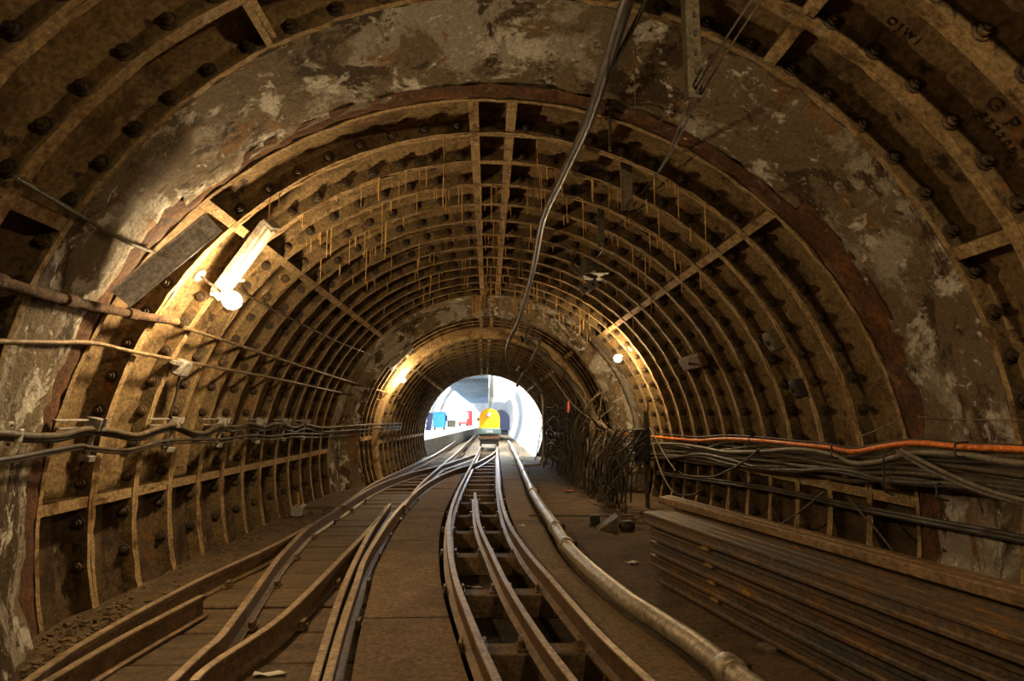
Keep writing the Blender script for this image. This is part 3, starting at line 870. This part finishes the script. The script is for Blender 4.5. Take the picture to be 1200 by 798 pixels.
for k in range(17):
    s = (k + .5) / 17
    ph, am = rnd.uniform(0, 6), rnd.uniform(1.5, 5)
    fq = rnd.uniform(.9, 1.6)
    off = rnd.uniform(.05, .16)
    pts = []
    for i, (o_, l_) in enumerate(zip(opx, low)):
        x, y0 = o_
        sag = am * math.sin(ph + i * fq) * (1.2 if x > 800 else .6)
        pts.append(W(x, lerp(y0 + 5, l_[1], s) + sag, off))
    run('bundled_cable', '%s cable in the bundle, %s below the orange cable on the right wall' % (('black', 'dusty brown', 'dusty brown', 'dusty grey', 'black')[k % 5], ORD[k]), 'cable', lead(pts), rnd.choice((.010, .012, .014, .017)), mats[k % 5], 'bundled cables under the orange cable', 7, 5)
twin = [(1200, 630), (1100, 611), (1000, 592), (950, 581), (900, 571), (850, 564), (800, 557), (770, 553)]
run('power_cable', 'upper of two dark cables running apart below the bundle on the right wall', 'cable', lead(wl(twin, .07)), .014, 'cable')
run('power_cable', 'lower of two dark cables running apart below the bundle on the right wall', 'cable', lead(wl([(x, y + 5 - (1200 - x) * .006) for x, y in twin], .07)), .014, 'cable')
run('loose_cable', 'pale cable slanting down across the bundle at the right edge', 'cable', wl([(1052, 529), (1080, 546), (1120, 565), (1160, 580), (1200, 591), (1260, 610)], .17), .011, 'cable3')
run('loose_cable', 'second pale cable beside the one slanting across the bundle at the right edge', 'cable', wl([(1056, 527), (1086, 543), (1126, 562), (1165, 577), (1205, 588), (1260, 604)], .19), .011, 'cable3')
run('loose_cable', 'brown cable crossing down leftwards over the bundle near mid wall', 'cable', wl([(892, 525), (870, 542), (850, 553), (832, 559), (805, 557), (796, 553)], .18), .010, 'cable2')
run('loose_cable', 'thin cable hanging straight from the bundle to the steel stack', 'cable', wl([(994, 582), (1010, 602), (1028, 622), (1046, 645)], .12), .007, 'cable2')
run('loose_cable', 'thin cable slanting down leftwards from the lower pair to the steel stack', 'cable', wl([(966, 576), (945, 594), (925, 608), (908, 618)], .12), .007, 'cable2')
run('loose_cable', 'slack cable swinging from the post top into a low loop', 'cable', wl([(760, 500), (764, 518), (773, 548), (785, 572), (798, 580), (812, 580), (822, 574)], .2), .012, 'cable2')
run('loose_cable', 'slack cable dropping from the post top to the bundle', 'cable', wl([(760, 499), (769, 515), (780, 535), (792, 552)], .2), .010, 'cable2')
run('wall_wire', 'thin pale wire stretched level along the concrete at the right edge', 'wire', wl([(1075, 488), (1110, 491), (1160, 492), (1215, 492)], .05), .003, 'cable3')
run('wall_wire', 'thin wire rising from the orange cable to the rib on the right wall', 'wire', wl([(1010, 511), (1032, 502), (1055, 492)], .06), .004, 'cable3')
# cable ties round the bundle
for k, (x, y0, y1) in enumerate(((1120, 520, 534), (1036, 532, 574), (1098, 568, 584), (975, 520, 535), (878, 512, 524))):
    pa, pb = W(x, y0, .18), W(x, y1, .2)
    run('cable_tie', ('short black tie over the orange cable nearest the right edge', 'long black tie down the middle of the cable bundle', 'short black tie low on the bundle near the right edge', 'black tie round the orange cable by the pale rib', 'farthest black tie round the orange cable')[k], 'tie', [pa + (pa - pb) * .15 + Vector((.06, 0, 0)), pa, (pa + pb) / 2, pb, pb - (pa - pb) * .15 + Vector((.06, 0, 0))], .005, 'black', 'cable ties on the right wall', 6, 4)
# odd blocks fixed on the right wall ribs; the black one stands for a hole
for x, y, d, m, l in ((907, 399, (.16, .13, .10), 'darksteel', 'dark iron block fixed across the ribs high on the right wall'), (812, 424, (.15, .62, .08), 'rust', 'reddish brown board fixed along the ribs on the right wall'), (936, 455, (.14, .10, .10), 'black', 'black block standing in for a hole midway up the right wall')):
    p = W(x, y, .03)
    f = frame(rad_at(p), (0, 0, 1))
    t = thing('wall_block', l, 'block', p)
    part(MB().box(p, d, rot=f, b=.015), 'block_body', m, t)
    part(MB().cyl(p + f @ Vector((0, 0, d[2] / 2 - .005)), p + f @ Vector((0, 0, d[2] / 2 + .02)), .02, 6), 'bolt', 'bolt', t)
# post with junction boxes
pY = 7.7
pb_ = atY(758, 560, pY)
po = thing('post_with_box', 'dark upright post carrying a black junction box among the cables', 'post', (pb_.x, pY, .01))
part(MB().box((pb_.x, pY, .62), (.05, .05, 1.22), b=.004), 'post', 'darksteel', po)
part(MB().cyl((pb_.x + .03, pY - .03, .35), (pb_.x + .03, pY - .03, 1.42), .012, 8), 'conduit', 'tube', po)
c = atY(752, 522, pY - .08)
bx = part(MB().box(c, (.19, .14, .42), b=.012), 'box', 'black', po)
part(MB().box(c + Vector((-.13, -.02, .14)), (.06, .09, .09), b=.008), 'side_box', 'boxgrey', bx)
part(MB().box(c + Vector((-.13, -.02, -.13)), (.06, .09, .09), b=.008), 'side_box', 'boxgrey', bx)
part(MB().cyl((c.x + .06, c.y, c.z + .2), (c.x + .06, c.y, c.z + .3), .04, 10), 'gland', 'darksteel', bx)

# cables climbing from the bundle to the crown of the smaller bore
CN = {'cable': 'black', 'cable2': 'dusty brown', 'cable3': 'dusty grey'}
rnd = random.Random(44)
for k in range(13):
    j = lambda s=5: rnd.uniform(-s, s)
    o = rnd.uniform(.05, .22)
    pts = [W(752 + j(), 522 + j(), .10), W(728 + j(), 514 + j(6), .12)] + [atY(x + j(4), y + j(4), Y) for x, y, Y in ((702, 497, 9.0), (686, 473, 9.9), (672, 452, 10.3), (655, 432, 10.7), (638, 415, 10.9), (622, 403, 10.9), (612, 398, 10.6))]
    for i in range(2, len(pts)):
        cx, cz, R = circ(pts[i].y)
        v = Vector((pts[i].x - cx, 0, pts[i].z - cz))
        if v.length > R - .06: v *= (R - .06 - .02 * k % .1) / v.length; pts[i] = Vector((cx + v.x, pts[i].y, cz + v.z))
    run('climbing_cable', '%s cable climbing from the right wall bundle to the smaller bore' % CN[mats[k % 5]], 'cable', pts, rnd.choice((.010, .013, .017)), mats[k % 5], 'cables climbing to the smaller bore', 7, 5)
run('loose_cable', 'pale cable with a long slack arc above the climbing cables', 'cable', [atY(643, 436, 10.6), atY(655, 452, 10.3), atY(666, 468, 10), atY(680, 482, 9.5), atY(694, 492, 9.2)], .010, 'cable3')
# tails of cut cable hanging in a thicket along the right foot of the bore
rnd = random.Random(55)
for k in range(190):
    Y = 7.1 + 8.6 * rnd.random() ** 1.25
    xm = 1.52 if Y < 9.6 else 1.44
    x0 = xm + rnd.uniform(-.02, .20) - (.12 if Y > 13 else 0)
    z0 = rnd.uniform(.62, 1.0) if Y < 9 else rnd.uniform(.6, 1.6)
    cx, cz, R = circ(Y)
    lim = cx + math.sqrt(max(.2, (R - .04) ** 2 - (z0 - cz) ** 2))
    zt = rnd.choice((.03, .03, .05, .15, .3))
    mt = rnd.choice(('cable', 'cable', 'cable', 'cable2', 'cable2'))
    a = Vector((min(lim, x0 + rnd.uniform(.05, .3)), Y + rnd.uniform(-.2, .2), z0))
    if k % 5 == 0:                          # a loop back up
        b = Vector((x0, Y + rnd.uniform(.15, .5), z0 - rnd.uniform(0, .2)))
        zb = z0 - rnd.uniform(.25, .6)
        pts = [a, Vector((x0, lerp(a.y, b.y, .2), (z0 + zb) / 2)), Vector((x0 - .03, lerp(a.y, b.y, .5), max(.05, zb))), Vector((x0, lerp(a.y, b.y, .85), (z0 + zb) / 2)), b]
    else:
        pts = [a, Vector((x0 + rnd.uniform(-.03, .05), Y + rnd.uniform(-.08, .08), lerp(z0, zt, .3))), Vector((x0 + rnd.uniform(-.05, .05), Y + rnd.uniform(-.1, .1), lerp(z0, zt, .65))), Vector((x0 - rnd.uniform(-.02, .12), Y + rnd.uniform(-.12, .12), zt))]
    run('hanging_cable', '%s cable %s in the thicket at the right foot of the %s' % (CN[mt], 'looped' if k % 5 == 0 else 'hanging', 'smaller bore' if Y > 10 else 'wide bore'), 'cable', pts, rnd.choice((.006, .008, .010, .013)), mt, 'cut cables hanging at the right foot', 6, 4)
# wavy pale cables racked on the bore wall by the upright tube
for k in range(9):
    y0 = 476 + k * 7.5
    ph = rnd.uniform(0, 6)
    pts = [atY(641 + i * 3.4 + rnd.uniform(-1, 1), y0 + 2.6 * math.sin(ph + i * rnd.uniform(1.1, 1.7)) + rnd.uniform(-1, 1), 13.4 - i * .22) for i in range(9)]
    run('racked_cable', '%s wavy cable from the top racked on the bore wall behind the upright tube' % ORD[k], 'cable', pts, rnd.choice((.010, .014, .018)), ('cable3', 'cable', 'cable3', 'cable2')[k % 4], 'racked cables by the upright tube', 6, 4)

# bent tube frame at the mouth of the station
tY = 13.9
tf_ = [atY(600, 545, tY), atY(628, 545, tY), atY(635, 542, tY), atY(636.5, 535, tY), atY(636.5, 500, tY), atY(636, 470, tY), atY(634, 462, tY)]
run('upright_tube', 'pale bent metal tube standing upright at the right with a foot along the floor', 'tube', tf_, .028, 'pipe', None, 10)
for k, (dx, dy) in enumerate(((0, 0), (2, -3))):
    run('light_trunking', ('lower', 'upper')[k] + ' lit metal strip curving over the upright tube along the bore', 'trunking', [atY(635 + dx, 459 + dy, tY - .2), atY(628 + dx, 449 + dy, tY - .4), atY(618 + dx, 440 + dy, tY - .8), atY(606 + dx, 433 + dy, tY - 1.2)], .03, 'pipe', None, 8)
run('wall_marker', 'small faded red marker strip among the climbing cables', 'marker', [atY(666, 470, 9.6), atY(666, 476, 9.6), atY(665.5, 483, 9.6)], .02, 'redrag')

# ------------------------------------------------------------------ stack of rails on the right floor
sd = Vector((-.21, 1, 0)).normalized()      # the stack lies askew to the tunnel
sn = Vector((1, .21, 0)).normalized()
LB = 4.3
hgt = .082
BARP = [(-.030, 0), (.030, 0), (.037, .006), (.037, .020), (.031, .028), (.031, .058), (.037, .066), (.037, .078), (.030, .082), (-.030, .082), (-.037, .078), (-.037, .066), (-.031, .058), (-.031, .028), (-.037, .020), (-.037, .006)]
bar_me = MB().sweep(BARP, [-sd * LB, -sd * LB * .6, -sd * LB * .3, Vector((0, 0, 0))]).mesh('stacked_rail', ('bar',))
flat_me = MB().box(-sd * (LB / 2), (.062, LB, .05), rot=frame((0, 0, 1), sn), b=.006).mesh('stacked_bar', ('bartop',))
origin = Vector((1.20, 4.28, 0))
lay = hgt + .014
rows = ['bottom', 'second', 'third', 'fourth', 'top']
ordn = ['nearest the track', 'second from the track', 'third from the track', 'fourth from the track', 'nearest the wall']
rnd = random.Random(66)
for r in range(5):
    z = .028 + r * lay
    for q in range(5):
        o = origin + sn * (q * .078 - .015 * r) + sd * rnd.uniform(-.05, .06) + Vector((0, 0, z))
        put('stacked_rail', bar_me, None, o, 'rusty rail in the %s layer of the stack, %s' % (rows[r], ordn[q]), 'rail', 'rails in the stack at the right wall')
    for t, along in enumerate((.75, 2.7)):
        if r == 0: continue
        c = origin - sd * along + sn * .155 + Vector((0, 0, z - .007)) - sn * (.015 * r)
        MB().box(c, (.40, .07, .0135), rot=frame((0, 0, 1), sn)).build('spacer_batten', 'batten', None, c, '%s ochre batten under the %s layer of stacked rails' % (('far', 'near')[t], rows[r]), 'batten', 'battens between the stacked rails')
z = .028 + 5 * lay
for q, l in ((0, 'light brown steel bar on top of the rail stack, on its track side'), (1, 'light brown steel bar on top of the rail stack, on its wall side')):
    put('stacked_bar', flat_me, None, origin + sn * (.20 + q * .074) + sd * (.32 + .05 * q) + Vector((0, 0, z + .0225)), l, 'steel bar', 'bars on top of the stack')
for t, along in enumerate((1.2, 3.2)):
    c = origin - sd * along + sn * .15 + Vector((0, 0, .014))
    MB().box(c, (.46, .09, .026), rot=frame((0, 0, 1), sn), b=.004).build('ground_batten', 'wood', None, c, '%s timber under the stack of rails' % ('far', 'near')[t], 'batten')
MB().box((2.12, 3.2, .055), (.09, 3.4, .05), b=.006).build('stacked_bar', 'bartop', None, (2.12, 3.2, .03), 'low steel bar lying on the floor between the stack and the wall', 'steel bar')

# ------------------------------------------------------------------ bits on the floor
a, b = G(620, 604, .07), G(742, 604.5, .07)
rodp = thing('point_rod', 'thin iron rod lying across the floor behind the pipe', 'rod', a)
part(MB().cyl(a, b, .010, 8), 'rod', 'darksteel', rodp)
c = G(697, 609, .07)
part(MB().box(c + Vector((0, 0, .0)), (.10, .08, .10), b=.01), 'rod_block', 'black', rodp)
part(MB().box(c + Vector((-.03, .02, -.045)), (.03, .05, .06)), 'block_foot', 'black', rodp)
p0, p1, p2 = G(701, 622, .02), G(725, 622, .02), G(724, 604, .05)
wd = MB()
p2 = Vector((p1.x, p1.y, .16))
q = Vector((.02, .25, 0))
wd.add([p0, p1, p2, p0 + q, p1 + q, p2 + q], [(0, 1, 2), (5, 4, 3), (0, 3, 4, 1), (1, 4, 5, 2), (2, 5, 3, 0)])
wd.build('steel_wedge', 'darksteel', None, p0, 'dark steel wedge standing on the floor by the end of the rail stack', 'wedge')
c = G(735, 617, .05)
lp = thing('loose_lump', 'dark lump of scrap iron between the wedge and the rail stack', 'scrap', c)
part(MB().lathe([(.05, -.04), (.085, -.02), (.08, .03), (.04, .06)], 9, 0, Matrix.Translation(c)), 'lump', 'bolt', lp)
def scrap(name, label, px, py, z, d, rz, mat):
    c = G(px, py, z)
    mb = MB()
    n = 4
    for i in range(n + 1):
        for j in range(3):
            v = Matrix.Rotation(rz, 3, 'Z') @ Vector((d[0] * (i / n - .5), d[1] * (j / 2 - .5), 0))
            mb.v.append(tuple(c + v + Vector((0, 0, .004 + .006 * math.sin(i * 2.1 + j)))))
    for i in range(n):
        for j in range(2):
            k = i * 3 + j
            mb.f.append((k, k + 3, k + 4, k + 1)); mb.m.append(0); mb.s.append(True)
    o = mb.build(name, mat, None, c, label, 'scrap')
    sm = o.modifiers.new('thick', 'SOLIDIFY'); sm.thickness = .002
    return o
scrap('paper_strip', 'bright white paper strip between the left rails at the bottom', 316, 790, .005, (.14, .035), .05, 'paper')
scrap('paper_scrap', 'small white paper scrap lying near the far end of the stack', 741, 659, .02, (.10, .06), .3, 'paper')
scrap('red_rag', 'faded red rag on the floor by the hanging cables', 667, 575, .03, (.18, .10), .3, 'redrag')
scrap('foil_scrap', 'crumpled pale foil scrap in the pit of the three-railed track', 556, 688, -.14, (.13, .03), -.3, 'paper')
scrap('paper_scrap', 'small white paper scrap on the strip between the third rail track and the pipe', 612, 616, .05, (.07, .05), .2, 'paper')
# point lever box by the left wall
c = G(350, 598, .08)
lv = thing('lever_box', 'rusty point lever box at the foot of the left wall', 'lever', (c.x, c.y, .02))
part(MB().box(c, (.13, .22, .12), b=.015), 'lever_housing', 'boxgrey', lv)
part(MB().cyl(c + Vector((0, 0, .05)), c + Vector((-.02, 0, .20)), .018, 8), 'lever', 'batten', lv)
part(MB().box(c + Vector((.30, .02, .03)), (.46, .06, .04), b=.006), 'operating_rod', 'sleeper', lv)

# ------------------------------------------------------------------ station beyond
SC = (-.95, 1.2, 2.65)
st = MB()
nA, ys = 40, [17.75 + 1.0 * i for i in range(36)]
for y in ys:
    for i in range(nA + 1):
        a = math.radians(-32 + 244 * i / nA)
        st.v.append((SC[0] + SC[2] * math.cos(a), y, SC[1] + SC[2] * math.sin(a)))
for j in range(len(ys) - 1):
    for i in range(nA):
        k = j * (nA + 1) + i
        st.f.append((k, k + 1, k + nA + 2, k + nA + 1)); st.m.append(0); st.s.append(True)
wall_back = st.build('wall_back', 'stwhite', kind='structure')
rb = MB()
for y in [18.5 + .9 * i for i in range(36)]:
    path = [P(SC, a, y, .03) for a in range(112, 200, 6)]
    rb.tube(path, .03, 6)
rb.build('ribs', 'boxgrey', wall_back, kind='stuff')
# headwall of the station around the tunnel mouth and the far end wall
hw = MB()
for i in range(41):
    a = math.radians(-22 + 224 * i / 40)
    cx, cz, R = FAR1
    R -= .01
    hw.v.append((cx + R * math.cos(a), 17.72, cz + R * math.sin(a)))
    hw.v.append((SC[0] + SC[2] * math.cos(a), 17.74, SC[1] + SC[2] * math.sin(a)))
for i in range(40):
    hw.f.append((2 * i, 2 * i + 2, 2 * i + 3, 2 * i + 1)); hw.m.append(0); hw.s.append(False)
hw.build('headwall', 'infill', wall_back)
MB().box((-.95, 52.5, 1), (7, .2, 7)).build('end_wall', 'stwhite', wall_back)
# soffit duct with a fascia along its right edge
so = thing('ceiling_duct', 'blue-grey corrugated duct under the station roof', 'duct', (-.7, 18, 2.3))
part(MB().box((-.73, 35, 2.42), (1.5, 33, .22), b=.02), 'duct_body', 'soffit', so)
cm = MB()
for i in range(46): cm.box((-.73, 18.8 + .7 * i, 2.29), (1.5, .12, .05))
part(cm, 'corrugation', 'soffit', so, kind='stuff')
part(MB().box((.13, 35, 2.15), (.10, 33, .8), b=.01), 'side_board', 'fascia', so)
for i, (x, z) in enumerate(((-2.0, 2.9), (-2.0, 2.9), (-2.0, 2.9), (-2.0, 2.9), (.6, 2.95), (.6, 2.95), (.6, 2.95), (-2.0, 2.9))):
    y = (20.5, 27, 35, 42, 19.5, 26, 36, 48.5)[i]
    lt = thing('station_light', ('%s lit tube over the station platform' if x < 0 else '%s lit tube over the right side of the station') % ('nearest', 'second', 'third', 'fourth', 'nearest', 'second', 'farthest', 'farthest')[i], 'light', (x, y, z), 'station tube lights')
    part(MB().box((x, y, z + .05), (.12, 2.4, .06), b=.01), 'housing', 'white', lt)
    part(MB().cyl((x, y - 1.15, z), (x, y + 1.15, z), .028, 10), 'tube', 'tubelight', lt)
    part(MB().cyl((x, y, z + .07), (x, y, z + .9), .012, 6), 'hanger', 'steel', lt)
# platform
pe = lambda y: lerp(-1.90, -.62, (y - 17.8) / 20)
ply = [17.8, 24, 31, 38, 52]
poly = [(pe(y) if y < 40 else -.62, y) for y in ply] + [(-3.5, 52), (-3.5, 17.8)]
pf = MB().prism(poly, -.15, .44).build('floor', 'edge', kind='structure')
MB().prism([(x - .02 if i < 5 else x, y) for i, (x, y) in enumerate(poly)], .44, .47).build('platform_top', 'platform', pf)
c = atY(515, 503, 31.5); c.z = .47
bn = thing('wheeled_bin', 'bright blue wheeled bin standing on the station platform', 'bin', c)
part(MB().box(c + Vector((0, 0, .50)), (.62, .6, .74), b=.04), 'bin_body', 'blue', bn)
part(MB().box(c + Vector((0, 0, .89)), (.66, .64, .06), b=.02), 'lid', 'blue', bn)
for x in (-.24, .24):
    for y in (-.2, .2): part(MB().cyl(c + Vector((x - .03, y, .07)), c + Vector((x + .03, y, .07)), .07, 10), 'wheel', 'black', bn)
part(MB().box(c + Vector((.36, 0, .6)), (.05, .5, .3), b=.01), 'side_handle', 'navy', bn)
c = atY(503, 503, 30.0); c.z = .47
bp = thing('leaning_board', 'dark blue board leaning on the wall left of the blue bin', 'board', c)
part(MB().box(c + Vector((0, 0, .44)), (.26, .05, .88), rot=Matrix.Rotation(.12, 3, 'Y'), b=.01), 'board', 'navy', bp)
c = atY(550, 497, 46); c.z = .47
fx = thing('red_cabinet', 'red and white cabinet standing far along the station platform', 'cabinet', c)
part(MB().box(c + Vector((0, 0, .55)), (.42, .4, 1.1), b=.03), 'cabinet_body', 'red', fx)
part(MB().box(c + Vector((-.12, -.21, .75)), (.14, .02, .5), b=.005), 'white_panel', 'white', fx)
c = atY(543, 498, 44); c.z = .47
rt = thing('red_trolley', 'low red trolley beside the red cabinet on the platform', 'trolley', c)
part(MB().box(c + Vector((0, 0, .22)), (.7, .6, .12), b=.02), 'deck', 'red', rt)
for x in (-.25, .25): part(MB().cyl(c + Vector((x, -.25, .08)), c + Vector((x, .25, .08)), .08, 10), 'wheel', 'black', rt)
part(MB().cyl(c + Vector((-.33, 0, .2)), c + Vector((-.4, 0, .7)), .02, 6), 'handle', 'steel', rt)
c = atY(529, 498, 40); c.z = .47
cr = thing('brown_crate', 'brown crate on the platform to the right of the blue bin', 'crate', c)
part(MB().box(c + Vector((0, 0, .2)), (.5, .5, .4), b=.01), 'crate_body', 'wood', cr)
part(MB().box(c + Vector((0, 0, .42)), (.54, .54, .04), b=.005), 'crate_lid', 'wood', cr)
c = atY(584, 505, 40)
rc = thing('rail_car', 'dark blue arched rail car parked behind the yellow locomotive', 'rail car', (.62, 30, 0))
arch = [(-.46, 0), (.46, 0), (.46, .55)] + [(.46 * math.cos(a), .55 + .46 * math.sin(a)) for a in [PI * i / 12 for i in range(1, 12)]] + [(-.46, .55)]
def archbody(x, y0, y1, z, arch, s=1): 
    n = len(arch)
    mb = MB()
    vs = [Vector((x + a * s, y0, z + b)) for a, b in arch] + [Vector((x + a * s, y1, z + b)) for a, b in arch]
    mb.add(vs, [tuple(range(n)), tuple(range(2 * n - 1, n - 1, -1))] + [(i, n + i, n + (i + 1) % n, (i + 1) % n) for i in range(n)])
    return mb
part(archbody(.62, 30, 36, .48, arch), 'car_body', 'navy', rc)
part(MB().box((.62, 33, .36), (.8, 5.6, .22), b=.02), 'underframe', 'black', rc)
# yellow locomotive
lx, ly = .055, 21.0
lo = thing('locomotive', 'yellow-fronted narrow gauge locomotive standing on the far track', 'locomotive', (lx, ly, .12))
hood = [(-.36, 0), (.36, 0), (.36, .34)] + [(.36 * math.cos(a), .34 + .36 * math.sin(a)) for a in [PI * i / 16 for i in range(1, 16)]] + [(-.36, .34)]
part(archbody(lx, ly, ly + .06, .74, hood), 'front_panel', 'yellow', lo)
part(archbody(lx, ly + .06, ly + 3.2, .72, hood, .97), 'hood', 'yellow', lo)
hl = part(MB().lathe([(.075, 0), (.085, .05), (.07, .06)], 16, 0, Matrix.Translation((lx - .02, ly, 1.22)) @ R90.to_4x4()), 'headlamp', 'chrome', lo)
part(MB().lathe([(.055, .058), (.05, .068)], 14, 0, Matrix.Translation((lx - .02, ly, 1.22)) @ R90.to_4x4()), 'lens', 'white', hl)
part(MB().box((lx - .38, ly + .12, 1.06), (.09, .12, .11), b=.01), 'side_lamp', 'darksteel', lo)
part(MB().box((lx, ly + 1.4, .65), (.80, 3.1, .20), b=.02), 'frame', 'locogreen', lo)
part(MB().box((lx, ly - .10, .63), (.80, .12, .17), b=.02), 'buffer_beam', 'locogreen', lo)
part(MB().box((lx, ly - .17, .63), (.24, .06, .09), b=.01), 'coupling_plate', 'boxgrey', lo)
part(MB().box((lx, ly + 1.4, .45), (.74, 3.0, .24), b=.03), 'underframe', 'black', lo)
part(MB().box((lx, ly - .06, .44), (.78, .10, .12), b=.02), 'lower_beam', 'rust', lo)
for y in (ly + .5, ly + 2.3):
    for s in (-.30, .30): part(MB().cyl((lx + s - .035, y, .31), (lx + s + .035, y, .31), .19, 16), 'wheel', 'rail', lo)
part(MB().box((lx, ly, .28), (.6, .05, .14), b=.01), 'guard_iron', 'black', lo)
